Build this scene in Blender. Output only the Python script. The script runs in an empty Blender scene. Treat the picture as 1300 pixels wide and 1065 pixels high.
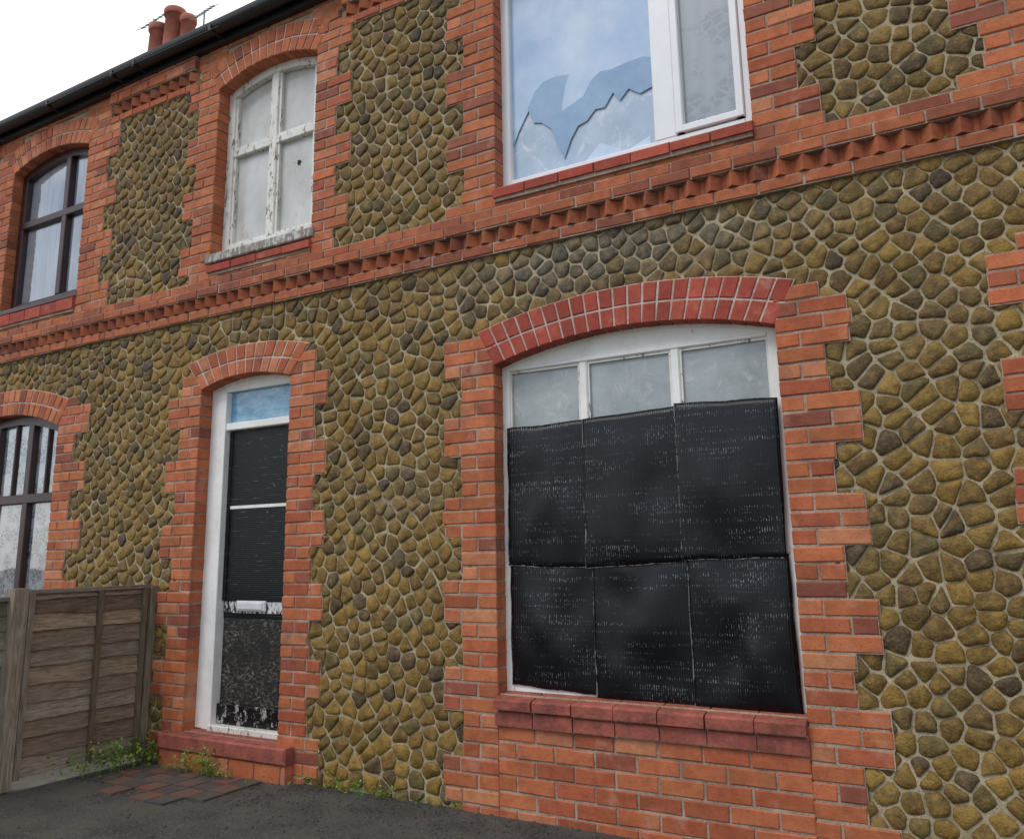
import bpy, math, random
import numpy as np
from mathutils import Matrix, Vector, noise as mnoise
import mathutils
random.seed(7)
R=random.random
def U(a,b): return a+(b-a)*R()
scene=bpy.context.scene
GZ=-1.38   # ground level (camera height is z=0)

# ------------------------------------------------------------------ materials
class NT:
    def __init__(s,name):
        s.m=bpy.data.materials.new(name); s.m.use_nodes=True; s.t=s.m.node_tree
        s.b=s.t.nodes['Principled BSDF']; s.out=s.t.nodes['Material Output']
        s.tc=s.t.nodes.new('ShaderNodeTexCoord').outputs['Object']
    def n(s,ty,ins=None,**pr):
        x=s.t.nodes.new(ty)
        for k,v in pr.items(): setattr(x,k,v)
        for k,v in (ins or {}).items(): s.set(x.inputs[k],v)
        return x
    def set(s,sock,v):
        if isinstance(v,bpy.types.NodeSocket): s.t.links.new(v,sock)
        else: sock.default_value=v
    def noise(s,scale,detail=3,rough=.55,vec=None,dist=0):
        return s.n('ShaderNodeTexNoise',{'Vector':vec or s.tc,'Scale':scale,'Detail':detail,'Roughness':rough,'Distortion':dist}).outputs['Fac']
    def mapv(s,scale=(1,1,1),rot=(0,0,0)):
        return s.n('ShaderNodeMapping',{'Vector':s.tc,'Scale':scale,'Rotation':rot}).outputs[0]
    def ramp(s,fac,a,b,ca=0.,cb=1.):
        return s.n('ShaderNodeMapRange',{'Value':fac,'From Min':a,'From Max':b,'To Min':ca,'To Max':cb}).outputs[0]
    def mix(s,f,a,b,mode='MIX'):
        x=s.n('ShaderNodeMix',data_type='RGBA',blend_type=mode)
        s.set(x.inputs[0],f)
        for i,v in ((6,a),(7,b)):
            if not isinstance(v,bpy.types.NodeSocket) and len(v)==3: v=(*v,1)
            s.set(x.inputs[i],v)
        return x.outputs[2]
    def math(s,op,a,b=0.):
        x=s.n('ShaderNodeMath',operation=op); s.set(x.inputs[0],a); s.set(x.inputs[1],b); return x.outputs[0]
    def attr(s): return s.n('ShaderNodeAttribute',attribute_name='Col').outputs['Color']
    def bump(s,h,st=.5,d=.01,prev=None):
        ins={'Height':h,'Strength':st,'Distance':d}
        if prev is not None: ins['Normal']=prev
        return s.n('ShaderNodeBump',ins).outputs[0]
    def fin(s,col,rough,bump=None,spec=None,**kw):
        if not isinstance(col,bpy.types.NodeSocket) and len(col)==3: col=(*col,1)
        s.set(s.b.inputs['Base Color'],col); s.set(s.b.inputs['Roughness'],rough)
        if bump is not None: s.set(s.b.inputs['Normal'],bump)
        if spec is not None: s.set(s.b.inputs['Specular IOR Level'],spec)
        for k,v in kw.items(): s.set(s.b.inputs[k.replace('_',' ')],v)
        return s.m

def m_stone():
    s=NT('carstone'); a=s.attr()
    n1=s.noise(22,3,.62); n2=s.noise(75,3,.72)
    c=s.mix(s.ramp(n1,.34,.56),s.mix(.8,a,(.52,.46,.42),'MULTIPLY'),a)
    c=s.mix(s.ramp(n1,.55,.72,0,.55),c,(.36,.21,.035))
    c=s.mix(s.ramp(n2,.57,.74,0,.4),c,(.36,.28,.14))
    c=s.mix(s.ramp(n2,.30,.43,.55,0),c,(.04,.028,.014))
    return s.fin(c,.66,s.bump(n2,.75,.012),.4)
def m_brick():
    s=NT('red_brick'); a=s.attr()
    n1=s.noise(16,2,.6); n2=s.noise(80,3,.7); n3=s.noise(5,4,.72)
    c=s.mix(s.ramp(n1,.35,.65),s.mix(.55,a,(.62,.54,.50),'MULTIPLY'),a)
    c=s.mix(s.ramp(n3,.57,.74,0,.5),c,(.13,.075,.055))
    c=s.mix(s.ramp(n3,.42,.30,0,.35),c,(.54,.33,.23))
    c=s.mix(s.ramp(n2,.30,.42,.4,0),c,(.09,.035,.025))
    return s.fin(c,.78,s.bump(n2,.45,.007),.3)
def m_mortar(name,c1,c2):
    s=NT(name)
    c=s.mix(s.ramp(s.noise(5,4,.7),.38,.62),(*c1,1),(*c2,1))
    n=s.noise(110,2,.7)
    c=s.mix(s.ramp(n,.34,.48,.5,0),c,tuple(x*.35 for x in c2))
    return s.fin(c,.95,s.bump(n,.7,.007),.15)
def m_paint(name,base=(.74,.75,.74),wood=(.16,.13,.10),peel=.6,dirt=.3,rough=.45):
    s=NT(name)
    v=s.mapv((1,1,.35))
    p=s.ramp(s.noise(28,5,.75,v),peel,peel+.03)
    d=s.ramp(s.noise(6,3,.7),.4,.75,0,dirt)
    w=s.mix(s.noise(60,2,.6,s.mapv((1,1,.1))),wood,tuple(x*2.3 for x in wood))
    c=s.mix(d,base,tuple(x*f for x,f in zip(base,(.50,.47,.40)))); c=s.mix(p,c,w)
    b=s.bump(s.math('SUBTRACT',1.,p),.6,.002)
    return s.fin(c,s.ramp(p,0,1,rough,.9),b)
def m_black():
    s=NT('black_corrugated_plastic')
    sep=s.n('ShaderNodeSeparateXYZ',{'Vector':s.tc}); x=sep.outputs[0]; z=sep.outputs[2]
    rib=s.math('SINE',s.math('MULTIPLY',x,2*math.pi/.0125))
    line=s.ramp(rib,.35,.9)
    patch=s.ramp(s.noise(2.6,4,.8,s.mapv((1,1,1.7))),.44,.62)
    dash=s.ramp(s.noise(1,1,.5,s.mapv((90,5,60))),.47,.58)
    rows=s.ramp(s.noise(1,2,.6,s.mapv((1.5,2,44))),.49,.58)
    f=s.math('MULTIPLY',s.math('MULTIPLY',line,patch),s.math('MULTIPLY',dash,rows))
    scr=s.ramp(s.noise(1,5,.8,s.mapv((5,4,70))),.68,.76,0,.2)
    f=s.math('MAXIMUM',s.math('MULTIPLY',f,.75),scr)
    c=s.mix(f,(.0028,.0038,.0058),(.34,.36,.38))
    b=s.bump(rib,.35,.0013)
    return s.fin(c,.34,b,.36)
def m_doorblack():
    s=NT('black_door_paint')
    sep=s.n('ShaderNodeSeparateXYZ',{'Vector':s.tc}); z=sep.outputs[2]
    rib=s.math('SINE',s.math('MULTIPLY',z,2*math.pi/.0135))
    scr=s.math('MULTIPLY',s.ramp(s.noise(1,4,.75,s.mapv((6,6,75))),.58,.68,0,.4),s.ramp(rib,.0,.9))
    pz=s.ramp(z,-.25,-.95,.0,.13)
    pe=s.ramp(s.math('ADD',s.noise(16,5,.8,s.mapv((1,1,.6))),pz),.67,.70)
    c=s.mix(scr,(.005,.006,.008),(.30,.31,.33)); c=s.mix(pe,c,(.36,.34,.31))
    b=s.bump(rib,.22,.0015); b=s.bump(pe,.4,.002,b)
    return s.fin(c,s.ramp(pe,0,1,.38,.85),b,.3)
def m_plain(name,col,rough=.5,nz=.25,scale=12,bst=.15,bd=.004,spec=None,**kw):
    s=NT(name); n=s.noise(scale,4,.7)
    c=s.mix(s.ramp(n,.35,.7),tuple(x*(1-nz) for x in col),tuple(min(1,x*(1+nz)) for x in col))
    return s.fin(c,rough,s.bump(s.noise(scale*6,2,.6),bst,bd),spec,**kw)
def m_glass(name='window_glass',tint=(1,1,1),refl=.10):
    s=NT(name); t=s.t; t.nodes.remove(s.b)
    tr=s.n('ShaderNodeBsdfTransparent',{'Color':(*tint,1)})
    wob=s.bump(s.noise(2.2,1,.5),.12,.02)
    gl=s.n('ShaderNodeBsdfGlossy',{'Color':(1,1,1,1),'Roughness':.015,'Normal':wob})
    fr=s.n('ShaderNodeFresnel',{'IOR':1.5})
    f=s.math('ADD',s.math('MULTIPLY',fr.outputs[0],1.8),refl)
    mx=s.n('ShaderNodeMixShader',{0:f,1:tr.outputs[0],2:gl.outputs[0]})
    t.links.new(mx.outputs[0],s.out.inputs[0]); return s.m
def m_sheet(name,c1,c2,scale,rough,st=(1,1,1),lo=.35,hi=.65,refl=0.,spots=None):
    s=NT(name); v=s.mapv(st)
    c=s.mix(s.ramp(s.noise(scale,4,.65,v),lo,hi),c1,c2)
    if spots: c=s.mix(s.ramp(s.noise(scale*3,5,.75,v,.6),.54,.68,0,spots[1]),c,spots[0])
    return s.fin(c,rough,s.bump(s.noise(scale*2,1,.6),.1,.01),.5,Coat_Weight=refl,Coat_Roughness=.03)
def m_lace(name,a,b,sc=38.,cl=(.22,.24,.28),fk=.4):
    s=NT(name); sep=s.n('ShaderNodeSeparateXYZ',{'Vector':s.tc})
    fold=s.math('SINE',s.math('ADD',s.math('MULTIPLY',sep.outputs[0],75.),s.math('MULTIPLY',s.noise(3,1,.5,s.mapv((1,1,.2))),9.)))
    vor=s.n('ShaderNodeTexVoronoi',{'Vector':s.tc,'Scale':sc},feature='DISTANCE_TO_EDGE').outputs[0]
    h=s.ramp(vor,.03,.12); pat=s.ramp(s.noise(sc*.3,2,.5),.45,.52)
    f=s.math('MULTIPLY',h,pat)
    c=s.mix(f,a,b); c=s.mix(s.ramp(fold,-1,1,0,fk),c,cl)  # shading of the curtain folds is mixed into the colour as stripes
    return s.fin(c,.9,s.bump(fold,.4,.006))
def m_wood(name,vert=False):
    s=NT(name); st=(8,8,.7) if vert else (8,.9,8)
    g=s.noise(9,5,.7,s.mapv(st),.4); g2=s.noise(2.5,3,.6)
    a=s.attr()
    c=s.mix(s.ramp(g,.3,.65),s.mix(1,a,(.34,.31,.29),'MULTIPLY'),a)
    c=s.mix(s.ramp(g2,.50,.72,0,.5),c,(.15,.15,.10))
    return s.fin(c,.85,s.bump(g,.8,.007),.2)

M={}
M['stone']=m_stone(); M['brick']=m_brick()
M['mortar']=m_mortar('stone_mortar',(.50,.42,.28),(.33,.265,.17))
M['bmortar']=m_mortar('brick_mortar',(.47,.37,.29),(.28,.20,.15))
M['amortar']=m_mortar('arch_mortar',(.62,.54,.47),(.42,.34,.28))
M['white']=m_paint('white_paint',(.86,.86,.82),peel=.665,dirt=.30)
M['peel']=m_paint('peeling_white_paint',(.76,.75,.69),(.15,.13,.11),peel=.57,dirt=.4)
M['upvc']=m_plain('white_upvc',(.80,.81,.83),.3,.04,4,.03)
M['brown']=m_plain('dark_brown_frame',(.040,.015,.014),.35,.25,8,.05)
M['black']=m_black(); M['doorblack']=m_doorblack()
M['glass']=m_glass()
M['lace']=m_lace('net_curtain',(.84,.85,.87),(.22,.23,.26),24.,(.55,.57,.61),.3)
M['gutter']=m_plain('black_gutter_plastic',(.012,.012,.014),.4,.2)
M['dark']=m_plain('dark_interior',(.02,.02,.022),.9)
M['sill']=m_plain('painted_red_sill',(.30,.080,.055),.75,.4,9,.5,.008)
M['wood']=m_wood('weathered_fence_wood'); M['woodv']=m_wood('weathered_post_wood',True)
M['letter']=m_plain('aluminium_letterbox',(.65,.66,.68),.4,.1)

# ------------------------------------------------------------------ mesh builder
class MB:
    def __init__(s,name,mat,parent=None,smooth=False):
        s.name=name;s.mat=mat;s.parent=parent;s.sm=smooth;s.v=[];s.f=[];s.c=[]
    def add(s,vs,fs,col=(.5,.5,.5)):
        o=len(s.v); s.v+=[tuple(p) for p in vs]; s.f+=[tuple(i+o for i in f) for f in fs]
        s.c+=[col]*len(vs) if not isinstance(col,list) else col
    def build(s):
        me=bpy.data.meshes.new(s.name); me.from_pydata(s.v,[],s.f)
        a=me.color_attributes.new('Col','FLOAT_COLOR','POINT')
        arr=np.ones((len(s.v),4),dtype=np.float32); arr[:,:3]=np.array(s.c,dtype=np.float32).reshape(-1,3); a.data.foreach_set('color',arr.ravel())
        me.materials.append(M[s.mat] if isinstance(s.mat,str) else s.mat)
        if s.sm: me.polygons.foreach_set('use_smooth',[True]*len(me.polygons))
        me.update()
        o=bpy.data.objects.new(s.name,me); scene.collection.objects.link(o)
        if s.parent: o.parent=s.parent
        return o
def empty(name):
    e=bpy.data.objects.new(name,None); scene.collection.objects.link(e); return e
def box(mb,x0,x1,y0,y1,z0,z1,col=(.5,.5,.5)):
    v=[(x0,y0,z0),(x1,y0,z0),(x1,y1,z0),(x0,y1,z0),(x0,y0,z1),(x1,y0,z1),(x1,y1,z1),(x0,y1,z1)]
    mb.add(v,[(0,1,5,4),(1,2,6,5),(2,3,7,6),(3,0,4,7),(4,5,6,7),(3,2,1,0)],col)
def prism(mb,poly,y0,y1,bev,col,jit=0.):
    n=len(poly)
    ins=[]
    for i in range(n):
        p=Vector(poly[i]);a=(Vector(poly[i-1])-p);b=(Vector(poly[(i+1)%n])-p)
        if a.length>1e-6:a.normalize()
        if b.length>1e-6:b.normalize()
        q=p+(a+b)*bev
        ins.append((q.x+U(-jit,jit),q.y+U(-jit,jit)))
    v=[(x,y0+U(-jit,jit)*.7,z) for x,z in ins]+[(x,y0+bev,z) for x,z in poly]+[(x,y1,z) for x,z in poly]
    f=[tuple(range(n))]
    for i in range(n):
        j=(i+1)%n
        f.append((n+i,n+j,j,i)); f.append((2*n+i,2*n+j,n+j,n+i))
    mb.add(v,f,col)
def brickcol(kind=0):
    if kind==0:
        t=R(); base=(.49,.150,.062) if t<.58 else ((.41,.112,.050) if t<.82 else ((.54,.205,.10) if t<.94 else (.29,.090,.055)))
    elif kind==1: base=(.39,.072,.046) if R()<.8 else (.45,.095,.06)
    else: base=(.43,.13,.056) if R()<.7 else (.30,.09,.048)
    k=U(.84,1.13); return tuple(min(1,c*k*U(.96,1.04)) for c in base)
J=.011
def brick(mb,x0,x1,z0,z1,yf,yb,kind=0):
    c=brickcol(kind); j=.0022
    prism(mb,[(x0+U(-j,j),z0+U(-j,j)),(x1+U(-j,j),z0+U(-j,j)),(x1+U(-j,j),z1+U(-j,j)),(x0+U(-j,j),z1+U(-j,j))],yf+U(-.003,.003),yb,.005,c,.0018)
def course(mb,x0,x1,z0,z1,yf,yb,hdr,kind=0,L=.23):
    x=x0; first=hdr
    while x<x1-.02:
        l=L/2 if first else L
        first=False
        if x+l>x1-.06: l=x1-x
        brick(mb,x+J/2 if x>x0 else x,(x+l-J/2) if x+l<x1-.001 else x1,z0+J/2,z1-J/2,yf,yb,kind)
        x+=l
CH=.08
RECTS=[]; ARCHES=[]; OPEN=[]; HOLE=[]
house=empty('terraced_house'); nb=empty('terraced_house.001')
SPLIT=-6.30
bricks=MB('brick_dressings','brick',house); bricks2=MB('brick_dressings_neighbour','brick',nb)
bm=MB('brick_mortar','bmortar',house); bm2=MB('brick_mortar_neighbour','bmortar',nb)
am=MB('arch_mortar','amortar',house); am2=MB('arch_mortar_neighbour','amortar',nb)
def BR(x): return bricks if x>SPLIT else bricks2
def BM(x): return bm if x>SPLIT else bm2
YF=-.028; YM=-.0215
def jamb(xo,side,z0,z1,nw,ww,phase,kind=0):
    n=int(math.ceil((z1-z0)/CH-.2)); ch=(z1-z0)/n
    for i in range(n):
        zb=z1-(i+1)*ch; zt=z1-i*ch; zc=(zb+zt)/2
        wide=((zc-phase)/(6*CH))%1.0
        w=ww if (wide<.25 or wide>=.75) else nw
        w+=U(-.010,.010)
        xa,xb=(xo-w,xo) if side<0 else (xo,xo+w)
        hdr=i%2==0
        if w>.3:
            course(BR(xo),xa,xb,zb,zt,YF,.13,hdr==(side<0),kind,L=.23)
        else:
            course(BR(xo),xa,xb,zb,zt,YF,.13,False,kind,L=.30) if hdr else course(BR(xo),xa,xb,zb,zt,YF,.13,True,kind,L=.22)
        ma,mb_=(xa-.004,xb-.006) if side<0 else (xa+.006,xb+.004)
        box(BM(xo),ma,mb_,YM,.12,zb,zt)
        RECTS.append((xa,xb,zb,zt))
def arch(x0,x1,zs,rise,th,flare,kind=1):
    w=x1-x0; r=(w*w/4+rise*rise)/(2*rise); cx=(x0+x1)/2; cz=zs+rise-r
    a0=math.asin(w/2/r); R0=r;R1=r+th
    n=int(round(2*a0*(r+th/2)/.083))
    def pt(rad,t):
        a=t*a0; x=cx+math.sin(a)*rad; z=cz+math.cos(a)*rad
        return (x+flare*t*(rad-R0)/th,z)
    mb=BR(cx)
    for i in range(n):
        t0=-1+2*i/n; t1=-1+2*(i+1)/n; g=.005/(w/2)
        for ra,rb in [(R0+.001,R0+th/2-.0055),(R0+th/2+.0055,R1)]:
            p=[pt(ra,t0+g),pt(ra,t1-g),pt(rb,t1-g),pt(rb,t0+g)]
            p=[(a+U(-.0014,.0014),b+U(-.0014,.0014)) for a,b in p]
            prism(mb,p,YF-.003+U(-.002,.002),.13,.0045,brickcol(kind),.0013)
    m=am if cx>SPLIT else am2; N=24
    for i in range(N):
        t0=-1+2*i/N;t1=-1+2*(i+1)/N
        a,b,c,d=pt(R0+.006,t0),pt(R0+.006,t1),pt(R1+.004,t1),pt(R1+.004,t0)
        v=[(a[0],YM-.003,a[1]),(b[0],YM-.003,b[1]),(c[0],YM-.003,c[1]),(d[0],YM-.003,d[1]),(a[0],.12,a[1]),(b[0],.12,b[1]),(c[0],.12,c[1]),(d[0],.12,d[1])]
        m.add(v,[(0,1,2,3),(0,4,5,1),(2,6,7,3),(1,5,6,2),(3,7,4,0)])
    ARCHES.append((x0,x1,zs,cx,cz,R0,R1,flare,th))
def fill(x0,x1,z0,z1,yf=YF,ym=YM,kind=0,off=0):
    n=max(1,int(round((z1-z0)/CH))); ch=(z1-z0)/n
    xs=[x0,x1] if not(x0<SPLIT<x1) else [x0,SPLIT,x1]
    for a,b in zip(xs,xs[1:]):
        for i in range(n):
            course(BR(a+.01),a,b,z0+i*ch,z0+(i+1)*ch,yf,.02,(i+off)%2==0,kind)
        box(BM(a+.01),a,b,ym,.01,z0,z1)
        RECTS.append((a,b,z0,z1))
BASE=GZ-.05; TOP=4.16
O={'BW':(-2.52,-.87,-.76,1.10,.12,.225),'DR':(-5.09,-4.18,-1.17,1.24,.07,.22),
   'UW':(-2.49,-.90,2.24,3.74,.10,.22),'WW':(-5.08,-4.03,2.31,3.71,.11,.235),
   'BU':(-7.97,-6.79,2.31,3.71,.11,.235),'BL':(-8.52,-6.87,-.76,1.13,.16,.225),
   'ND':(.42,1.33,-1.17,1.24,.07,.22),'NU':(.42,1.47,2.31,3.71,.11,.235)}
for k,(x0,x1,z0,zs,ri,th) in O.items():
    HOLE.append((x0,x1,z0,zs+ri)); OPEN.append((x0,x1,z0,zs+ri))
    arch(x0,x1,zs,ri,th,.05 if k!='DR' else .10,kind=1 if k in('BW','UW') else 0)
jamb(-2.52,-1,BASE,1.29,.235,.36,.73); jamb(-.87,1,BASE,1.29,.225,.35,.65)
jamb(-5.09,-1,BASE,1.36,.215,.35,.10); jamb(-4.18,1,BASE,1.40,.235,.345,.66)
jamb(-2.49,-1,2.10,TOP,.24,.37,2.54); jamb(-.90,1,2.10,TOP,.24,.35,2.20)
jamb(-5.08,-1,2.10,4.0,.23,.35,2.80); jamb(-4.03,1,2.10,3.98,.20,.335,2.86)
jamb(-7.97,-1,2.10,3.97,.23,.35,2.80); jamb(-6.79,1,2.10,3.97,.30,.44,2.70)
jamb(-8.52,-1,BASE,1.36,.23,.35,.73); jamb(-6.87,1,BASE,1.36,.24,.42,1.2)
jamb(.42,-1,BASE,1.36,.22,.345,.65); jamb(1.33,1,BASE,1.36,.22,.345,.65)
jamb(.42,-1,2.10,4.0,.24,.36,2.50); jamb(1.47,1,2.10,4.0,.24,.36,2.50)
fill(-2.52,-.87,BASE,-.92); fill(-8.52,-6.87,BASE,-.92)
for a,b in((-2.49,-.90),(-5.08,-4.03),(-7.97,-6.79),(.42,1.47)): fill(a,b,2.10,2.225,ym=YM)
XL,XR=-10.4,2.6
fill(XL,XR,1.80,1.87,yf=-.044,ym=-.036,kind=2)
fill(XL,XR,1.87,1.96,yf=-.010,ym=-.006,kind=2)
fill(XL,XR,1.96,2.03,yf=-.068,ym=-.060,kind=2,off=1)
fill(XL,XR,2.03,2.10,yf=-.046,ym=-.038,kind=2)
def dogtooth(xa,xb,z0,z1,out=-.066,back=-.008):
    n=int((xb-xa)/.118); p=(xb-xa)/n
    for i in range(n):
        x=xa+(i+.5)*p; c=brickcol(2); h=.054+U(-.003,.003); o=out+U(-.006,.004); x+=U(-.004,.004)
        a=z0+.003+U(0,.003); b=z1-.003-U(0,.003)
        v=[(x-h,back,a),(x,o,a),(x+h,back,a),(x-h,back,b),(x,o,b),(x+h,back,b)]
        BR(x).add(v,[(0,1,4,3),(1,2,5,4),(0,2,1),(3,4,5)],c)
dogtooth(XL,SPLIT,1.87,1.96); dogtooth(SPLIT,XR,1.87,1.96)
def top(a,b):
    fill(a,b,3.98,TOP,yf=-.060,ym=-.052,kind=0); fill(a,b,3.88,3.98,yf=-.010,ym=-.006,kind=2); dogtooth(a,b,3.885,3.975,-.056); fill(a,b,3.81,3.88,yf=-.03,ym=-.022,kind=0)
top(-6.48,-5.36); top(-3.78,-2.80); top(-.56,.12); top(XL,-8.3); top(1.8,XR)
for a,b in((-8.3,-6.48),(-5.36,-3.78),(-2.8,-.56),(.12,1.8)):
    fill(a,b,4.075,TOP,yf=-.022,ym=-.015)
for (a,b) in((-8.3,-7.9),(-6.86,-6.48),(-5.36,-5.02),(-4.10,-3.78),(.12,.48),(1.41,1.8),(-2.8,-2.44),(-.95,-.56)):
    fill(a,b,3.97,4.075,yf=-.018,ym=-.012)

# ---------------- sills
sl=MB('window_sills','sill',house); sl2=MB('window_sill_neighbour','sill',nb)
def bricksill(mb,x0,x1,z0,z1,yf,L=.23,slope=.02):
    n=int(round((x1-x0)/L)); l=(x1-x0)/n
    for i in range(n):
        a=x0+i*l+.004+U(-.003,.003);b=x0+(i+1)*l-.004; dz=U(-.004,.004); dy=U(-.004,.004); z=z0+U(-.003,.003)
        v=[(a,yf+dy,z),(b,yf+dy,z),(b,yf-.002+dy,z1-slope+dz),(a,yf-.002+dy,z1-slope+dz),(a,yf+.014,z1-slope+.010+dz),(b,yf+.014,z1-slope+.010+dz),(b,.09,z1),(a,.09,z1),(a,.09,z),(b,.09,z)]
        mb.add(v,[(0,1,2,3),(3,2,5,4),(4,5,6,7),(1,9,6,5,2),(0,3,4,7,8),(0,8,9,1)],brickcol(1))
for mb,x0,x1 in((sl,-2.525,-.865),(sl2,-8.52,-6.87)):
    bricksill(mb,x0,x1,-.835,-.755,-.075,.24,.03)
    bricksill(mb,x0-.005,x1+.005,-.92,-.842,-.052,.24,.012)
bsl=MB('upper_brick_sill','brick',house)
bricksill(bsl,-2.50,-.89,2.155,2.245,-.06,.24,.04)
bricksill(bsl,-5.09,-4.02,2.155,2.235,-.05,.24,.03); bricksill(bsl,.41,1.48,2.155,2.235,-.05,.24,.03)
bs2=MB('upper_brick_sill_neighbour','brick',nb); bricksill(bs2,-7.98,-6.78,2.155,2.30,-.055,.24,.05)
box(bm,-2.49,-.90,-.045,.08,2.13,2.20); box(bm,-5.08,-4.03,-.035,.08,2.13,2.20); box(bm2,-7.97,-6.79,-.04,.08,2.13,2.22)
box(bm,-2.52,-.87,-.04,.08,-.925,-.79); box(bm2,-8.52,-6.87,-.04,.08,-.925,-.79)

def wallsheet(x0,x1,par,name):
    mb=MB(name,'mortar',par); y=-.003
    xs=sorted({x0,x1}|{h[i] for h in HOLE for i in(0,1) if x0<h[i]<x1}); zs=sorted({BASE,TOP+.2}|{h[i] for h in HOLE for i in(2,3)})
    for a,b in zip(xs,xs[1:]):
        for c,d in zip(zs,zs[1:]):
            mx,mz=(a+b)/2,(c+d)/2
            if any(h[0]<mx<h[1] and h[2]<mz<h[3] for h in HOLE): continue
            mb.add([(a,y,c),(b,y,c),(b,y,d),(a,y,d)],[(0,1,2,3)])
    mb.build()
wallsheet(SPLIT,XR,house,'stone_wall_mortar'); wallsheet(XL,SPLIT,nb,'stone_wall_mortar_neighbour')

# ---------------- carstone rubble
def covered(x,z):
    for r in RECTS:
        if r[0]-.002<=x<=r[1]+.002 and r[2]-.002<=z<=r[3]+.002: return True
    for r in OPEN:
        if r[0]<=x<=r[1] and r[2]-.2<=z<=r[3]: return True
    for (x0,x1,zs,cx,cz,R0,R1,fl,th) in ARCHES:
        if x0-.03<x<x1+.03 and z>zs-.02:
            if math.hypot(x-cx,z-cz)<R1+.002: return True
    return False
st=MB('carstone_rubble','stone',house,True); st2=MB('carstone_rubble_neighbour','stone',nb,True)
S=.096; ang=math.radians(36); ca,sa=math.cos(ang),math.sin(ang)
G={}
rng=random.Random(11)
span=int(14/S)
AU,AV=1.20,.83
rowoff={}
def gp(i,j):
    k=(i,j)
    if k not in G:
        if j not in rowoff: rowoff[j]=(j*.37)%1.0*.5
        u=(i+rowoff[j]+rng.uniform(-.28,.28))*S*AU; v=(j+rng.uniform(-.27,.27))*S*AV
        x=ca*u-sa*v; z=sa*u+ca*v
        x+=.09*math.sin(z*2.3+x*.7); z+=.08*math.sin(x*1.9+1)
        G[k]=(x,z)
    return G[k]
cx0=(XL+XR)/2; cz0=1.4
nst=0
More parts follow.
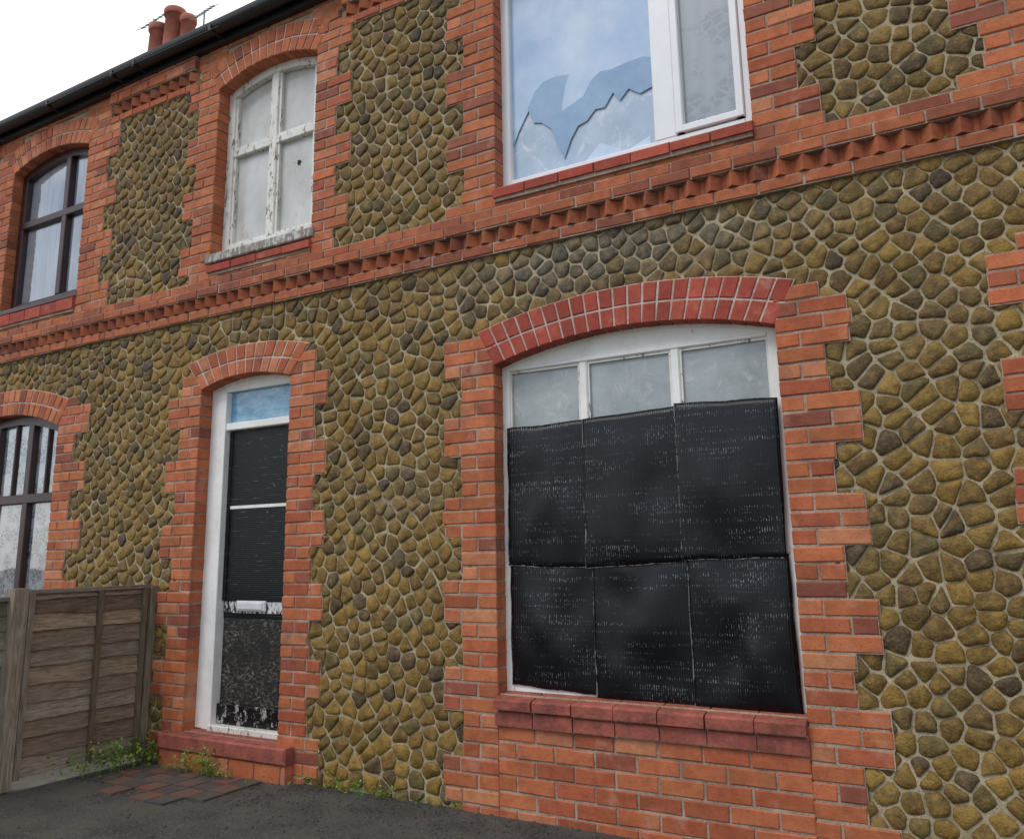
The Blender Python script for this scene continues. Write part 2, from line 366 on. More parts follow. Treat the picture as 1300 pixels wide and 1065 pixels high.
for i in range(-span,span):
    for j in range(-span,span):
        u=i*S*AU; v=j*S*AV
        x=ca*u-sa*v; z=sa*u+ca*v
        if not(XL-.2<x+cx0<XR+.2 and BASE-.2<z+cz0<4.1): continue
        px,pz=gp(i,j)
        wx,wz=px+cx0,pz+cz0
        if not(XL+.02<wx<XR-.02 and BASE<wz<3.86): continue
        h=S*1.3
        poly=[(px-h,pz-h),(px+h,pz-h),(px+h,pz+h),(px-h,pz+h)]
        gap=.0032+rng.uniform(-.0014,.0020)+.0020*mnoise.noise(Vector((wx*1.5,wz*1.5,0)))
        for di in(-2,-1,0,1,2):
            for dj in(-2,-1,0,1,2):
                if di==0 and dj==0: continue
                qx,qz=gp(i+di,j+dj); dx,dz=qx-px,qz-pz; L=math.hypot(dx,dz)
                if L<1e-6 or L>S*2.4: continue
                dx/=L;dz/=L; lim=L/2-gap
                out=[];n=len(poly)
                for k in range(n):
                    a=poly[k];b=poly[(k+1)%n]
                    da=(a[0]-px)*dx+(a[1]-pz)*dz-lim; db=(b[0]-px)*dx+(b[1]-pz)*dz-lim
                    if da<=0: out.append(a)
                    if da*db<0:
                        t=da/(da-db); out.append((a[0]+(b[0]-a[0])*t,a[1]+(b[1]-a[1])*t))
                poly=out
                if len(poly)<3: break
            if len(poly)<3: break
        if len(poly)<3: continue
        P=list(poly); thr=.016
        while len(P)>4:
            ls=[math.hypot(P[k][0]-P[(k+1)%len(P)][0],P[k][1]-P[(k+1)%len(P)][1]) for k in range(len(P))]
            k=ls.index(min(ls))
            if ls[k]>thr: break
            k2=(k+1)%len(P); m=((P[k][0]+P[k2][0])/2,(P[k][1]+P[k2][1])/2)
            P[k]=m; P.pop(k2)
        W=[(p[0]+cx0,p[1]+cz0) for p in P]
        if all(covered(*p) for p in W) and covered(wx,wz): continue
        if any(BASE-.02>p[1] for p in W): continue
        Q=[];n=len(W)
        for k in range(n):
            a=W[k-1];b=W[k];c=W[(k+1)%n]
            la=math.hypot(b[0]-a[0],b[1]-a[1])+1e-6; lc=math.hypot(b[0]-c[0],b[1]-c[1])+1e-6
            rr=rng.uniform(.008,.020)
            ta=min(.33,rr/la); tc=min(.33,rr/lc)
            p1=(b[0]+(a[0]-b[0])*ta,b[1]+(a[1]-b[1])*ta); p2=(b[0]+(c[0]-b[0])*tc,b[1]+(c[1]-b[1])*tc)
            mid=((p1[0]+p2[0]+b[0]*1.5)/3.5,(p1[1]+p2[1]+b[1]*1.5)/3.5)
            e=rng.uniform(-.0030,.0025); hx,hz=(b[0]+c[0])/2,(b[1]+c[1])/2
            nx_,nz_=(c[1]-b[1])/lc,-(c[0]-b[0])/lc
            Q+=[p1,mid,p2,(hx+nx_*e,hz+nz_*e)]
        mx=sum(p[0] for p in Q)/len(Q); mz=sum(p[1] for p in Q)/len(Q)
        Q=[(p[0]+rng.uniform(-.0013,.0013),p[1]+rng.uniform(-.0013,.0013)) for p in Q]
        n=len(Q); tx,tz=rng.uniform(-.15,.15),rng.uniform(-.15,.15); d0=rng.uniform(.013,.021)
        vs=[]
        for (s,y,nz) in((1.0,.002,0),(.975,-.40*d0,0),(.88,-.74*d0,.3),(.52,-d0*1.08,1.)):
            for (qx,qz) in Q:
                X_=mx+(qx-mx)*s; Z_=mz+(qz-mz)*s
                yy=y+((X_-mx)*tx+(Z_-mz)*tz)*(1 if s<1 else 0)*.8+mnoise.noise(Vector((X_*32,Z_*32,3)))*.006*nz
                vs.append((X_,max(yy,-.0225) if s<1 else yy,Z_))
        vs.append((mx,max(-d0*1.12+rng.uniform(-.003,.003),-.0235),mz))
        fs=[]
        for r in range(3):
            for k in range(n):
                k2=(k+1)%n; fs.append((r*n+k,r*n+k2,(r+1)*n+k2,(r+1)*n+k))
        for k in range(n): fs.append((3*n+k,3*n+(k+1)%n,4*n))
        t=rng.random()
        if t<.48: col=(.230,.138,.026)
        elif t<.70: col=(.175,.105,.026)
        elif t<.84: col=(.285,.175,.036)
        elif t<.93: col=(.160,.115,.034)
        else: col=(.105,.066,.029)
        g=mnoise.noise(Vector((wx*.9,wz*1.4,9)))
        grey=max(0,min(1,(g-.30)*2.5))*.45
        gp_=math.exp(-((wx+1.75)/.95)**2-((wz-1.66)/.16)**2); grey=max(grey,min(.8,gp_*1.1) if rng.random()<.8 else .1)
        lum=.13
        col=tuple(c*(1-grey)+gc*grey for c,gc in zip(col,(lum*1.0,lum*.95,lum*.76)))
        k=rng.uniform(.78,1.18)*(.85 if wz>2.1 else 1.)*(1+.25*mnoise.noise(Vector((wx*.7,wz*.7,4))))
        col=tuple(c*k for c in col)
        (st if wx>SPLIT else st2).add(vs,fs,col); nst+=1
print('stones',nst)

# ------------------------------------------------------------------ windows
def arcstrip(mb,x0,x1,zs,ri,t,y0,y1):
    w=x1-x0;r=(w*w/4+ri*ri)/(2*ri);cx=(x0+x1)/2;cz=zs+ri-r;a0=math.asin(w/2/r);N=20
    for i in range(N):
        a=-a0+2*a0*i/N;b=-a0+2*a0*(i+1)/N
        p=[(cx+math.sin(a)*(r-t),cz+math.cos(a)*(r-t)),(cx+math.sin(b)*(r-t),cz+math.cos(b)*(r-t)),(cx+math.sin(b)*(r+.05),cz+math.cos(b)*(r+.05)),(cx+math.sin(a)*(r+.05),cz+math.cos(a)*(r+.05))]
        v=[(q[0],y0,q[1]) for q in p]+[(q[0],y1,q[1]) for q in p]
        mb.add(v,[(0,1,2,3),(0,4,5,1)])
def quad(mb,x0,x1,z0,z1,y): mb.add([(x0,y,z0),(x1,y,z0),(x1,y,z1),(x0,y,z1)],[(0,1,2,3)])
def bar(mb,x0,x1,z0,z1,y0,y1,b=.006):
    prism(mb,[(x0,z0),(x1,z0),(x1,z1),(x0,z1)],y0,y1,b,(.5,.5,.5))

f=MB('ground_window_frame','white',house)
Y0=.075
bar(f,-2.53,-2.475,-.77,1.12,Y0,.14); bar(f,-.935,-.86,-.77,1.12,Y0,.14)
bar(f,-2.475,-.935,1.075,1.10,Y0-.002,.14); box(f,-2.53,-.86,Y0+.004,.14,1.10,1.30)
arcstrip(f,-2.52,-.87,1.10,.12,.018,Y0-.004,.1)
for x in(-1.985,-1.435): bar(f,x-.024,x+.024,-.77,1.075,Y0+.002,.14)
bar(f,-2.475,-.935,-.77,-.70,Y0+.003,.14)
f.build()
M['fros']=m_sheet('obscured_dirty_glass',(.44,.48,.47),(.27,.30,.30),3.5,.4,lo=.3,hi=.7,refl=.5,spots=((.66,.66,.62),.4))
g=MB('frosted_top_lights','fros',house)
for a,b in((-2.475,-2.009),(-1.961,-1.459),(-1.411,-.935)): quad(g,a,b,.5,1.08,.105)
g.build()
f=MB('top_light_beading','peel',house)
for a,b in((-2.475,-2.009),(-1.961,-1.459),(-1.411,-.935)):
    box(f,a,a+.012,.088,.104,.5,1.075); box(f,b-.012,b,.088,.104,.5,1.075); box(f,a+.012,b-.012,.088,.104,1.06,1.0745)
f.build()
M['cutedge']=m_paint('scuffed_cut_edge',(.17,.175,.18),(.008,.008,.009),peel=.50,dirt=.6)
def sheet(name,c,y,amp,seed,mat='black',ny=26):
    mb=MB(name,mat,house,True); vs=[];nx=26
    for j in range(ny+1):
        t=j/ny
        for i in range(nx+1):
            s=i/nx
            x=(c[0][0]*(1-s)+c[1][0]*s)*(1-t)+(c[3][0]*(1-s)+c[2][0]*s)*t
            z=(c[0][1]*(1-s)+c[1][1]*s)*(1-t)+(c[3][1]*(1-s)+c[2][1]*s)*t
            e=(math.sin(math.pi*s)**.7)*(math.sin(math.pi*t)**.6)
            b=amp*e*(.5+.9*mnoise.noise(Vector((s*1.8+seed,t*1.8,seed*3.1)))+.35*mnoise.noise(Vector((s*4+seed*7,t*3,1.))))
            b=max(b,-.006)
            wv=.006*mnoise.noise(Vector((s*2.5,t*2.5,seed)))
            vs.append((x+.006*mnoise.noise(Vector((seed,t*4,0))),y-b+wv*.4,z+.008*mnoise.noise(Vector((s*3,seed,0)))))
    w=nx+1
    fs=[(j*w+i,j*w+i+1,(j+1)*w+i+1,(j+1)*w+i) for j in range(ny) for i in range(nx)]
    per=[i for i in range(w)]+[j*w+nx for j in range(1,ny+1)]+[ny*w+i for i in range(nx-1,-1,-1)]+[j*w for j in range(ny-1,0,-1)]
    o=len(vs)
    for p in per: a=vs[p]; vs.append((a[0],a[1]+.006,a[2]))
    n=len(per)
    fs+=[(per[k],o+k,o+(k+1)%n,per[(k+1)%n]) for k in range(n)]
    mb.add(vs,fs); mb.build()
    eb=MB(name+'_cut_edge','cutedge',house)
    def rim(idx,dx,dz):
        for p,q in zip(idx,idx[1:]):
            a=Vector(vs[p]);b=Vector(vs[q]); ka=.35+abs(mnoise.noise(Vector((p*.7,seed,2))))*1.6; kb=.35+abs(mnoise.noise(Vector((q*.7,seed,2))))*1.6
            s_=Vector((0,-.0025,0)); o_=Vector((dx,0,dz))
            eb.add([a+s_,b+s_,b+s_+o_*kb,a+s_+o_*ka],[(0,1,2,3)])
    rim([j*w for j in range(ny+1)],.0060,0)
    rim([i for i in range(nx+1)],0,.0045)
    rim([ny*w+i for i in range(nx+1)],0,-.0035)
    eb.build()
sheet('black_board_1',[(-2.482,-.075),(-1.975,-.085),(-1.975,.735),(-2.482,.725)],.056,.040,1.3)
sheet('black_board_2',[(-1.992,-.09),(-1.420,-.06),(-1.425,.755),(-1.988,.735)],.048,.040,2.7)
sheet('black_board_3',[(-1.440,-.05),(-.915,-.045),(-.900,.745),(-1.440,.770)],.038,.036,4.1)
sheet('black_board_4',[(-2.482,-.725),(-1.945,-.75),(-1.945,-.06),(-2.482,-.05)],.070,.040,5.2)
sheet('black_board_5',[(-1.962,-.765),(-1.405,-.765),(-1.405,-.03),(-1.962,-.06)],.062,.055,6.6)
sheet('black_board_6',[(-1.422,-.765),(-.900,-.77),(-.910,-.025),(-1.422,-.02)],.052,.080,8.3)

# ---- front door
f=MB('door_frame','white',house)
bar(f,-5.10,-4.955,-1.17,1.24,.085,.18,.008); bar(f,-4.262,-4.17,-1.17,1.24,.085,.18)
bar(f,-4.955,-4.262,.93,.985,.088,.18); box(f,-5.10,-4.17,.095,.18,1.225,1.36); arcstrip(f,-5.09,-4.18,1.24,.07,.018,.08,.12)
bar(f,-5.02,-4.93,-1.17,1.22,.078,.19,.004)
f.build()
f=MB('door_threshold','peel',house); bar(f,-4.955,-4.262,-1.19,-1.135,.07,.2); f.build()
M['bluef']=m_sheet('blue_plastic_fanlight',(.05,.21,.38),(.22,.42,.55),7,.25,(1,1,2.5),refl=.8,spots=((.40,.55,.62),.6))
g=MB('fanlight','bluef',house); quad(g,-4.955,-4.262,.98,1.23,.13); g.build()
d=MB('front_door','doorblack',house)
bar(d,-4.955,-4.262,.375,.93,.135,.18,.004); bar(d,-4.955,-4.262,-.30,.350,.138,.18,.004)
bar(d,-4.955,-4.262,-1.135,-1.00,.128,.18); bar(d,-4.955,-4.262,-.42,-.30,.150,.18)
bar(d,-4.948,-4.90,-.30,.92,.128,.136,.003); bar(d,-4.315,-4.268,-.30,.92,.128,.136,.003)
d.build()
d=MB('door_lower_panel',None,house)
s=NT('flaking_black_panel')
v=s.mapv((1,1,2.2)); n=s.noise(26,6,.82,v,.5); pe=s.ramp(n,.52,.58); fl=s.ramp(s.noise(5,4,.6),.36,.6)
pe=s.math('MULTIPLY',pe,fl)
c=s.mix(pe,(.012,.011,.010),s.mix(s.noise(50,3,.6),(.10,.085,.06),(.40,.36,.30)))
d.mat=s.fin(c,.7,s.bump(n,.9,.012)); bar(d,-4.955,-4.262,-1.00,-.42,.155,.18,.003); d.build()
d=MB('door_mid_rail','white',house); box(d,-4.955,-4.262,.136,.18,.352,.374); d.build()
M['peel2']=m_paint('flaking_white_on_black',(.66,.66,.65),(.008,.008,.008),peel=.50,dirt=.2)
d=MB('door_rail_patch','peel2',house); bar(d,-4.93,-4.28,-.385,-.305,.146,.17,.003); d.build()
d=MB('letterbox','letter',house); bar(d,-4.79,-4.50,-.372,-.298,.132,.17,.008); bar(d,-4.765,-4.525,-.358,-.312,.126,.14,.004); d.build()
d=MB('door_step','sill',house)
prism(d,[(-5.24,-1.28),(-4.03,-1.28),(-4.03,-1.175),(-5.24,-1.175)],-.11,.10,.012,(.5,.5,.5)); box(d,-5.09,-4.18,.0,.2,-1.25,-1.172)
bx=-5.23
while bx<-4.06:
    brick(bricks,bx,min(bx+.22,-4.04),GZ-.03,-1.286,-.095,.05,0); bx+=.232
box(bm,-5.22,-4.05,-.085,.02,GZ-.03,-1.281)
d.build()

# ---- white sash above door
f=MB('upper_sash_frame','peel',house)
Y0=.085
bar(f,-5.09,-5.015,2.31,3.72,Y0,.16); bar(f,-4.145,-4.02,2.31,3.72,Y0,.16)
arcstrip(f,-5.08,-4.03,3.71,.11,.06,Y0-.004,.13); bar(f,-5.015,-4.145,2.31,2.40,Y0,.16)
bar(f,-5.015,-4.145,3.150,3.215,Y0+.006,.16); bar(f,-4.605,-4.535,2.40,3.80,Y0+.003,.16)
for xa,xb in((-5.015,-4.605),(-4.535,-4.145)):
    for za,zb in((2.40,3.150),(3.215,3.78)):
        box(f,xa,xa+.022,Y0+.018,.15,za,zb); box(f,xb-.022,xb,Y0+.018,.15,za,zb)
        box(f,xa+.022,xb-.022,Y0+.018,.15,za,za+.022)
f.build()
M['sillw']=m_paint('grey_weathered_sill',(.50,.50,.48),(.15,.13,.11),peel=.46,dirt=.5)
f=MB('upper_sash_sill','sillw',house); bar(f,-5.12,-4.00,2.232,2.305,-.045,.12,.008); f.build()
M['wb']=m_sheet('grimy_whitened_glass',(.62,.62,.60),(.44,.44,.40),2.2,.35,(1,1,.6),refl=.7,spots=((.34,.28,.20),.5))
g=MB('sash_panes','wb',house); quad(g,-5.02,-4.14,2.38,3.83,.135); g.build()
g=MB('pane_hole','dark',house); cx_,cz_=-4.33,2.95
pts=[(cx_+U(.014,.030)*math.cos(a),.1335,cz_+U(.014,.030)*math.sin(a)) for a in [i*2*math.pi/11 for i in range(11)]]
g.add([(cx_,.1335,cz_)]+pts,[(0,i+1,(i+1)%11+1) for i in range(11)]); g.build()
g=MB('pane_crack_star','white',house)
for i in range(11):
    a=i*.6+U(0,.3); l=U(.05,.10); r=.022
    g.add([(cx_+r*math.cos(a),.1325,cz_+r*math.sin(a)),(cx_+r*math.cos(a+.14),.1325,cz_+r*math.sin(a+.14)),(cx_+l*math.cos(a+.03),.1325,cz_+l*math.sin(a+.03))],[(0,1,2)])
g.build()

# ---- upper upvc window
f=MB('upper_upvc_frame','upvc',house); Y0=.07
bar(f,-2.50,-2.435,2.24,3.86,Y0,.15); bar(f,-.955,-.89,2.24,3.86,Y0,.15); bar(f,-2.435,-.955,2.24,2.305,Y0,.15)
bar(f,-1.475,-1.345,2.305,3.86,Y0,.15); bar(f,-2.435,-.955,3.68,3.86,Y0+.002,.15)
bar(f,-1.335,-.962,2.315,2.36,Y0-.012,.14); bar(f,-1.345,-1.30,2.315,3.66,Y0-.014,.14); bar(f,-1.0,-.955,2.315,3.66,Y0-.014,.14)
f.build()
M['dust']=m_sheet('dusty_inner_pane',(.50,.60,.70),(.34,.45,.58),3.0,.2,refl=.9,spots=((.74,.76,.77),.7))
M['bluep']=m_sheet('darker_blue_piece',(.20,.34,.52),(.28,.43,.60),4,.12,refl=1.)  # darker blue for the jagged piece along the broken edge
M['outer']=m_sheet('painted_sky_reflection_pane',(.34,.50,.72),(.60,.70,.82),1.6,.06,refl=1.)  # blue and pale noise colour stands in for reflected sky and clouds
g=MB('inner_pane','dust',house); quad(g,-2.44,-1.47,2.30,3.70,.120); g.build()
def zx(u,v): return (-2.48+(u-643)*.0050, 2.26+(242-.26*(u-643)-v)*.0055)
def polyplane(mb,pts,y): 
    P3=[Vector((x,y,z)) for x,z in pts]
    tri=mathutils.geometry.tessellate_polygon([P3]); mb.add([tuple(p) for p in P3],[tuple(t) for t in tri])
jag=[(648,190),(660,168),(676,140),(684,152),(700,150),(712,158),(716,176),(724,196),(734,170),(746,152),(758,146),(770,128),(780,132),(792,112),(800,124),(812,108),(826,116),(846,104)]
g=MB('outer_pane_broken','outer',house)
pj=[zx(*p) for p in jag]; pj[0]=(-2.44,pj[0][1]); pj[-1]=(-1.47,pj[-1][1])
polyplane(g,pj+[(-1.47,3.70),(-2.44,3.70)],.110); g.build()
g=MB('jagged_blue_piece','bluep',house)
polyplane(g,[zx(*p) for p in [(674,138),(684,118),(698,104),(716,98),(734,96),(728,112),(724,130),(722,142),(736,134),(752,124),(764,104),(776,94),(790,92),(812,84),(832,78),(846,80),(846,112),(826,122),(812,116),(800,130),(792,120),(780,138),(768,140),(756,154),(744,160),(734,176),(724,200),(714,180),(708,164),(694,156),(682,156)]],.1095); g.build()
g=MB('fallen_shards','outer',house)
for q in([(652,240),(670,214),(684,228),(688,233)],[(690,226),(720,208),(728,222)],[(740,214),(772,180),(800,186),(792,204)],[(800,192),(836,170),(836,192)]):
    polyplane(g,[zx(*p) for p in q],.1165)
g.build()
M['lace2']=m_lace('patterned_net_curtain',(.84,.86,.83),(.58,.62,.59),16.,(.62,.66,.62),.35)
g=MB('lace_curtain','lace2',house); quad(g,-1.35,-.95,2.30,3.70,.118); g.build()
g=MB('right_pane_glass','glass',house); quad(g,-1.345,-.955,2.30,3.70,.105); g.build()

# ---- neighbour's brown windows
f=MB('brown_upper_window_frame','brown',nb); Y0=.07
bar(f,-7.98,-7.90,2.31,3.74,Y0,.15); bar(f,-6.88,-6.78,2.31,3.74,Y0,.15); bar(f,-7.90,-6.88,2.31,2.39,Y0,.15)
arcstrip(f,-7.97,-6.79,3.71,.11,.07,Y0-.004,.13); bar(f,-7.90,-6.88,3.15,3.22,Y0-.006,.15); bar(f,-7.27,-7.20,2.39,3.82,Y0-.003,.15)
bar(f,-8.0,-6.77,2.27,2.32,-.03,.12)
f.build()
g=MB('brown_window_glass','glass',nb); quad(g,-7.97,-6.79,2.31,3.85,.11); quad(g,-8.52,-6.87,-.76,1.30,.11); g.build()
g=MB('net_curtains','lace',nb); quad(g,-8.52,-6.87,-.76,1.30,.125); g.build()
M['vo']=m_sheet('voile_curtain',(.76,.79,.84),(.46,.50,.56),3,.8,(6,1,.5))
g=MB('voile_curtains','vo',nb); quad(g,-7.97,-6.79,2.31,3.85,.13); g.build()
f=MB('brown_lower_window_frame','brown',nb)
bar(f,-8.53,-8.45,-.76,1.14,Y0,.15); bar(f,-6.95,-6.86,-.76,1.14,Y0,.15); bar(f,-8.45,-6.95,-.76,-.68,Y0,.15)
arcstrip(f,-8.52,-6.87,1.13,.16,.075,Y0-.004,.13); bar(f,-8.45,-6.95,.50,.58,Y0-.006,.15)
for x in(-7.95,-7.42): bar(f,x-.04,x+.04,-.68,1.25,Y0-.003,.15)
for x in(-8.2,-7.68,-7.18): bar(f,x-.012,x+.012,.58,1.25,Y0+.015,.15)
f.build()
f=MB('next_door_frame','white',house)
bar(f,.41,.50,-1.17,1.28,.085,.18); bar(f,1.25,1.34,-1.17,1.28,.085,.18); bar(f,.5,1.25,.93,.985,.085,.18); bar(f,.41,1.34,1.22,1.34,.09,.18)
bar(f,.41,.49,2.31,3.80,.085,.16); bar(f,1.40,1.48,2.31,3.80,.085,.16); bar(f,.49,1.40,2.31,2.40,.085,.16); bar(f,.49,1.40,3.14,3.21,.085,.16); bar(f,.41,1.48,3.74,3.86,.09,.16); bar(f,.41,1.48,2.232,2.305,-.045,.12); f.build()
g=MB('next_door_leaf','brown',house); bar(g,.5,1.25,-1.17,.93,.135,.18); g.build()
g=MB('next_door_panes','wb',house); quad(g,.5,1.25,.98,1.24,.14); quad(g,.49,1.4,2.38,3.8,.14); g.build()

# ------------------------------------------------------------------ roof, gutter, body
def m_slate():
    s=NT('roof_slates'); br=s.n('ShaderNodeTexBrick',{'Vector':s.tc,'Scale':1.,'Color1':(.06,.062,.07,1),'Color2':(.10,.10,.11,1),'Mortar':(.015,.015,.016,1),'Mortar Size':.006,'Brick Width':.3,'Row Height':.22})
    return s.fin(br.outputs[0],.6,s.bump(br.outputs[1],.5,.01))
M['slate']=m_slate()
for par,x0,x1 in((house,SPLIT,XR),(nb,XL,SPLIT)):
    mb=MB('roof','slate',par)
    y0,z0,y1,z1=-.12,4.20,3.6,6.7
    mb.add([(x0,y0,z0),(x1,y0,z0),(x1,y1,z1),(x0,y1,z1),(x0,7.3,z0),(x1,7.3,z0),(x0,y0,z0-.04),(x1,y0,z0-.04)],[(0,1,2,3),(3,2,5,4),(6,7,1,0)])
    mb.build()
    mb=MB('rear_and_side_walls','bmortar',par)
    mb.add([(x0,7.2,BASE),(x1,7.2,BASE),(x1,7.2,4.2),(x0,7.2,4.2)],[(0,1,2,3)])
    xe=x1 if par is house else x0
    mb.add([(xe,0,BASE),(xe,7.2,BASE),(xe,7.2,4.2),(xe,3.6,6.68),(xe,0,4.2)],[(0,1,2,3,4)]); mb.build()
    mb=MB('gutter','gutter',par,True); N=10
    K=[]
    for k in range(N+1):
        a=math.pi*k/N; K.append((-.135-.062*math.cos(a),4.20-.062*math.sin(a)))
    K=[(-.197,4.212)]+K
    vs=[(x0,y,z) for y,z in K]+[(x1,y,z) for y,z in K]; n=len(K)
    mb.add(vs,[(k,n+k,n+k+1,k+1) for k in range(n-1)]); mb.build()
    mb=MB('fascia_board','gutter',par); box(mb,x0,x1,-.072,.0,4.10,4.215); 
    xx=x0+.3
    while xx<x1:
        box(mb,xx,xx+.03,-.2,-.07,4.135,4.19); xx+=.95
    mb.build()
mb=MB('chimney_stack','brick',nb)
cm=MB('chimney_mortar','bmortar',nb); box(cm,-9.04,-8.06,1.708,2.292,5.0,6.10)
for i in range(13):
    z=5.0+i*.08
    course(mb,-9.05,-8.05,z,z+.08,1.70,1.75,i%2==0,2)
    for yy in (1.755,1.985,2.215):
        brick(mb,-8.09,-8.05,z+.005,z+.075,yy,yy+.2,2)
mb.build(); cm.build()
M['flaunch']=m_mortar('chimney_flaunching',(.46,.40,.26),(.28,.23,.14))
mb=MB('chimney_flaunching','flaunch',nb)
zf=6.09
mb.add([(-9.07,1.68,zf),(-8.03,1.68,zf),(-8.03,2.32,zf),(-9.07,2.32,zf),(-9.07,1.68,zf+.07),(-8.03,1.68,zf+.07),(-8.03,2.32,zf+.07),(-9.07,2.32,zf+.07),(-8.9,1.85,zf+.20),(-8.2,1.85,zf+.20),(-8.2,2.15,zf+.20),(-8.9,2.15,zf+.20)],[(0,1,5,4),(1,2,6,5),(2,3,7,6),(3,0,4,7),(4,5,9,8),(5,6,10,9),(6,7,11,10),(7,4,8,11),(8,9,10,11)]); mb.build()
M['terra']=m_plain('terracotta_pot',(.36,.11,.065),.75,.3,6)
mb=MB('chimney_pots','terra',nb,True)
def lathe(mb,x,y,prof,N=24):
    vs=[(x+r*math.cos(2*math.pi*k/N),y+r*math.sin(2*math.pi*k/N),z) for r,z in prof for k in range(N)]
    mb.add(vs,[(i*N+k,i*N+(k+1)%N,(i+1)*N+(k+1)%N,(i+1)*N+k) for i in range(len(prof)-1) for k in range(N)])
def pot(x,z,h,r): lathe(mb,x,2.0,[(r*1.12,z),(r*1.12,z+.05),(r,z+.06),(r,z+.07),(r*.86,z+h-.10),(r*1.0,z+h-.095),(r*1.02,z+h-.09),(r*1.05,z+h-.03),(r*.92,z+h),(r*.75,z+h),(r*.7,z+.1)])
pot(-8.76,6.2,.60,.135); pot(-8.46,6.2,.72,.140); pot(-8.20,6.2,.54,.10)
mb.build()
M['metal']=m_plain('aerial_metal',(.16,.16,.17),.5)
def tube(mb,a,b,r,N=6):
    a=Vector(a);b=Vector(b);d=(b-a).normalized();u=d.orthogonal().normalized();w=d.cross(u)
    vs=[tuple(p+u*r*math.cos(2*math.pi*k/N)+w*r*math.sin(2*math.pi*k/N)) for p in(a,b) for k in range(N)]
    mb.add(vs,[(k,(k+1)%N,N+(k+1)%N,N+k) for k in range(N)])
mb=MB('tv_aerial','metal',nb)
def aerial(x,y,z,h,dirx,L=.7):
    tube(mb,(x,y,z),(x,y,z+h),.010); tube(mb,(x-L*.5*dirx,y,z+h-.05),(x+L*.5*dirx,y,z+h),.008)
    for i in range(7):
        t=-.5+i/6; tube(mb,(x+L*t*dirx,y-.08,z+h-.025+.05*t-.07),(x+L*t*dirx,y+.08,z+h-.025+.05*t+.07),.0045)
aerial(-8.90,2.0,6.1,.86,1,.5); aerial(-7.78,1.9,5.6,1.02,1,.35); mb.build()
mb=MB('telephone_cable','gutter',nb)
P_=[(-7.3,-.2,4.15),(-6.0,-.22,4.13),(-4.9,-.21,4.12)]
for a,b in zip(P_,P_[1:]): tube(mb,a,b,.006)
mb.build()
for b_ in (bricks,bricks2,bm,bm2,am,am2,sl,sl2,bsl,bs2,st,st2): b_.build()

# ------------------------------------------------------------------ fence
fe=empty('wooden_fence')
def wc():
    k=U(.8,1.3); b=random.choice([(.35,.26,.18),(.31,.24,.175),(.38,.31,.24),(.26,.185,.13)]); return tuple(c*k for c in b)
FX=-5.50
mb=MB('waney_boards','wood',fe)
def boards(y0,y1,ztop,zbot,x,green=False):
    z=zbot
    while z<ztop-.03:
        h=.115; zt=min(z+h+.02,ztop); n=22; vs=[]; c=wc()
        if green: c=(c[0]*.75,c[1]*.98,c[2]*.9)
        sd=R()*50
        for i in range(n+1):
            y=y0+(y1-y0)*i/n; wv=.012*mnoise.noise(Vector((y*4,sd,0)))+.007*mnoise.noise(Vector((y*13,sd,5)))
            vs+=[(x+.022,y,z+wv),(x+.024,y,z+wv+.003),(x+.004,y,zt)]
        fs=[]
        for i in range(n): 
            a=i*3; fs+=[(a+1,a+4,a+5,a+2),(a,a+3,a+4,a+1)]
        mb.add(vs,fs,c)
        z+=h*U(.86,1.05)
    box(mb,x-.01,x+.0,y0,y1,zbot,ztop-.01,(.10,.07,.05))
boards(-.96,-.06,-.20,-1.32,FX); boards(-2.8,-1.06,-.24,-1.32,FX-.05,True)
mb.build()
mb=MB('posts_and_battens','woodv',fe)
def post(x0,x1,y0,y1,z0,z1,lean=0,c=None):
    c=c or wc()
    v=[(x0,y0,z0),(x1,y0,z0),(x1,y1,z0),(x0,y1,z0),(x0,y0+lean,z1),(x1,y0+lean,z1),(x1,y1+lean,z1),(x0,y1+lean,z1)]
    mb.add(v,[(0,1,5,4),(1,2,6,5),(2,3,7,6),(3,0,4,7),(4,5,6,7)],c)
post(FX-.03,FX+.05,-.085,-.03,GZ,-.19,.02,(.30,.24,.17)); post(FX-.06,FX+.035,-1.06,-.965,GZ,-.17,0,(.40,.33,.25))
post(FX+.02,FX+.045,-.475,-.44,-1.33,-.20,.0,(.22,.15,.10)); post(FX+.02,FX+.042,-.96,-.925,-1.33,-.2,0,(.32,.26,.20)); post(FX+.02,FX+.042,-.125,-.09,-1.33,-.2,0,(.24,.18,.12))
post(FX-.03,FX-.005,-1.6,-1.56,-1.33,-.24); post(FX-.11,FX-.01,-2.9,-2.8,GZ,-.2)
mb.build()
mb=MB('capping_rail','wood',fe); box(mb,FX-.02,FX+.035,-.965,-.05,-.205,-.18,(.32,.27,.21)); box(mb,FX-.07,FX-.015,-2.8,-1.06,-.245,-.22,(.26,.26,.18)); mb.build()

# ------------------------------------------------------------------ ground
M['ground']=m_plain('rough_ground',(.13,.12,.10),.95,.3,2,.6,.02)
M['conc']=m_plain('concrete',(.20,.19,.17),.9,.3,5,.5,.008)
def m_path():
    s=NT('damp_gritty_path'); n=s.noise(3,4,.7); n2=s.noise(70,3,.75)
    c=s.mix(s.ramp(n,.35,.65),(.035,.032,.029),(.075,.070,.06)); c=s.mix(s.ramp(n2,.55,.68,0,.8),c,(.18,.165,.14)); c=s.mix(s.ramp(n,.56,.70,0,.5),c,(.045,.065,.02))
    return s.fin(c,.85,s.bump(n2,.8,.012))
M['path']=m_path()
M['asph']=m_plain('asphalt',(.05,.05,.052),.9,.25,20,.5,.006)
mb=MB('ground','ground'); mb.add([(-150,-150,GZ-.02),(150,-150,GZ-.02),(150,150,GZ-.02),(-150,150,GZ-.02)],[(0,1,2,3)]); mb.build()
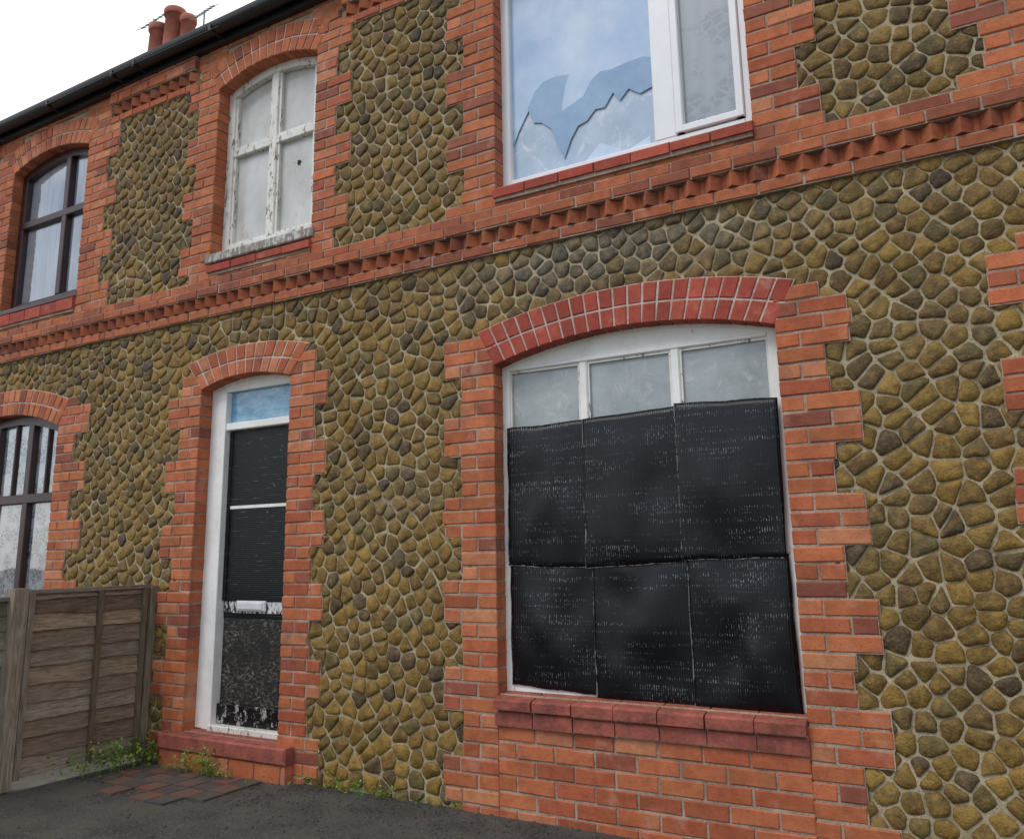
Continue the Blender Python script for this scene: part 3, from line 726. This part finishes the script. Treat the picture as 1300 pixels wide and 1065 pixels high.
mb=MB('front_path','path'); box(mb,-5.45,2.6,-3.0,-.0,GZ-.05,GZ-.008); mb.build()
mb=MB('pavement','conc'); box(mb,-40,40,-5.2,-3.0,GZ-.1,GZ-.004); mb.build()
mb=MB('road','asph'); box(mb,-40,40,-12,-5.35,GZ-.1,GZ-.014); mb.build()
mb=MB('kerb','conc'); box(mb,-40,40,-5.35,-5.2,GZ-.1,GZ+.004); mb.build()
s=NT('quarry_tile'); a=s.attr(); M['tile']=s.fin(s.mix(s.ramp(s.noise(9,4,.7),.38,.6,.1,.85),a,(.08,.07,.055)),.75,s.bump(s.noise(40,3,.6),.4,.005))
mb=MB('tiled_path','tile')
for i in range(7):
    for j in range(4):
        x=-5.28+i*.155;y=-.12-j*.155
        if j==3 and R()<.5: continue
        pc=(.17,.055,.04) if (i+j)%2 else (.05,.045,.045)
        box(mb,x+U(0,.002),x+.148,y-.148,y,GZ-.01,GZ+.003+U(-.002,.003),pc)
mb.build()
mb=MB('loose_grit','path')
for i in range(1500):
    x=U(-5.4,-.5); y=-abs(random.gauss(0,.5))-.03
    if y<-2.5: continue
    r=U(.004,.013); vs=[(x+r*U(.7,1.2)*math.cos(a)*(1-k*.4),y+r*U(.7,1.2)*math.sin(a)*(1-k*.4),GZ-.008+k*r*.7) for k in(0,1) for a in(0,1.26,2.5,3.77,5.0)]
    mb.add(vs,[(k,(k+1)%5,5+(k+1)%5,5+k) for k in range(5)]+[(5,6,7,8,9)])
mb.build()

# ------------------------------------------------------------------ weeds
s=NT('weed_leaf'); a=s.attr(); M['leaf']=s.fin(a,.5)
def weed(name,cx,cy,n,rx,ry,h,big=1):
    mb=MB(name,'leaf')
    for i in range(n):
        x=cx+random.gauss(0,rx); y=cy+random.gauss(0,ry); y=min(y,-.03)
        hh=h*U(.25,1)*math.exp(-((x-cx)/(2*rx))**2)
        base=Vector((x,y,GZ)); tip=Vector((x+U(-.05,.05),y+U(-.05,.02),GZ+hh))
        k=U(.6,1.3); c=(.14*k,.27*k,.03*k) if R()<.8 else (.28*k,.32*k,.05*k)
        w=.0012; mb.add([base+Vector((-w,0,0)),base+Vector((w,0,0)),tip],[(0,1,2)],c)
        for q in range(6):
            t=U(.4,1); p=base.lerp(tip,t); d=Vector((U(-1,1),U(-1,.6),U(-.2,.7))).normalized(); l=U(.014,.032)*big
            sd=d.cross(Vector((U(-.3,.3),U(-.3,.3),1))).normalized()*l*.34
            mb.add([p,p+d*l*.5+sd,p+d*l,p+d*l*.5-sd],[(0,1,2,3)],c)
    mb.build()
weed('weed_clump',-5.35,-.28,190,.07,.18,.22); weed('weed_clump.001',-4.72,-.17,110,.14,.025,.20,.8); weed('weed_clump.002',-3.55,-.06,60,.35,.02,.10,.7)

# ------------------------------------------------------------------ world & light
w=bpy.data.worlds.new("World"); scene.world=w; w.use_nodes=True; t=w.node_tree
bg=t.nodes['Background']; sky=t.nodes.new('ShaderNodeTexSky'); sky.sky_type='NISHITA'; sky.sun_disc=False
SE=math.radians(50); SAZ=math.radians(200)
sky.sun_elevation=SE; sky.sun_rotation=SAZ
tc=t.nodes.new('ShaderNodeTexCoord')
mp=t.nodes.new('ShaderNodeMapping'); mp.inputs['Scale'].default_value=(1,1,2.2); t.links.new(tc.outputs['Generated'],mp.inputs[0])
nz=t.nodes.new('ShaderNodeTexNoise'); nz.inputs['Scale'].default_value=2.4; nz.inputs['Detail'].default_value=4; nz.inputs['Roughness'].default_value=.58; t.links.new(mp.outputs[0],nz.inputs['Vector'])
sx=t.nodes.new('ShaderNodeSeparateXYZ'); t.links.new(tc.outputs['Generated'],sx.inputs[0])
ad=t.nodes.new('ShaderNodeMath'); ad.operation='MULTIPLY_ADD'; t.links.new(sx.outputs[1],ad.inputs[0]); ad.inputs[1].default_value=.30; t.links.new(nz.outputs['Fac'],ad.inputs[2])
mr=t.nodes.new('ShaderNodeMapRange'); mr.inputs['From Min'].default_value=.26; mr.inputs['From Max'].default_value=.50; t.links.new(ad.outputs[0],mr.inputs['Value'])
mx=t.nodes.new('ShaderNodeMix'); mx.data_type='RGBA'; t.links.new(mr.outputs[0],mx.inputs[0]); t.links.new(sky.outputs[0],mx.inputs[6]); mx.inputs[7].default_value=(10.4,10.6,10.8,1)
t.links.new(mx.outputs[2],bg.inputs[0]); bg.inputs[1].default_value=.135
su=bpy.data.lights.new('sun','SUN'); su.energy=1.2; su.angle=math.radians(25); su.color=(1,.97,.92)
so=bpy.data.objects.new('sun',su); scene.collection.objects.link(so)
dv=Vector((math.sin(SAZ)*math.cos(SE),math.cos(SAZ)*math.cos(SE),math.sin(SE)))
so.rotation_euler=dv.to_track_quat('Z','Y').to_euler()

# ------------------------------------------------------------------ camera
X=np.array([0.8655,-0.1137,-0.488]);Z=np.array([-0.0168,-0.980,0.1984])
Z/=np.linalg.norm(Z);X-=X.dot(Z)*Z;X/=np.linalg.norm(X);Y=np.cross(Z,X)
cd=bpy.data.cameras.new('camera'); co=bpy.data.objects.new('camera',cd); scene.collection.objects.link(co)
rt=(X[0],Y[0],Z[0]); up=(-X[1],-Y[1],-Z[1]); bk=(-X[2],-Y[2],-Z[2])
co.matrix_world=Matrix(((rt[0],up[0],bk[0],0),(rt[1],up[1],bk[1],-4.2),(rt[2],up[2],bk[2],0),(0,0,0,1)))
cd.sensor_width=36; cd.lens=1060/1300*36; cd.shift_y=-45/1300; cd.clip_end=500; cd.clip_start=.05
scene.camera=co
scene.view_settings.view_transform='Standard'; scene.view_settings.look='None'; scene.view_settings.exposure=0
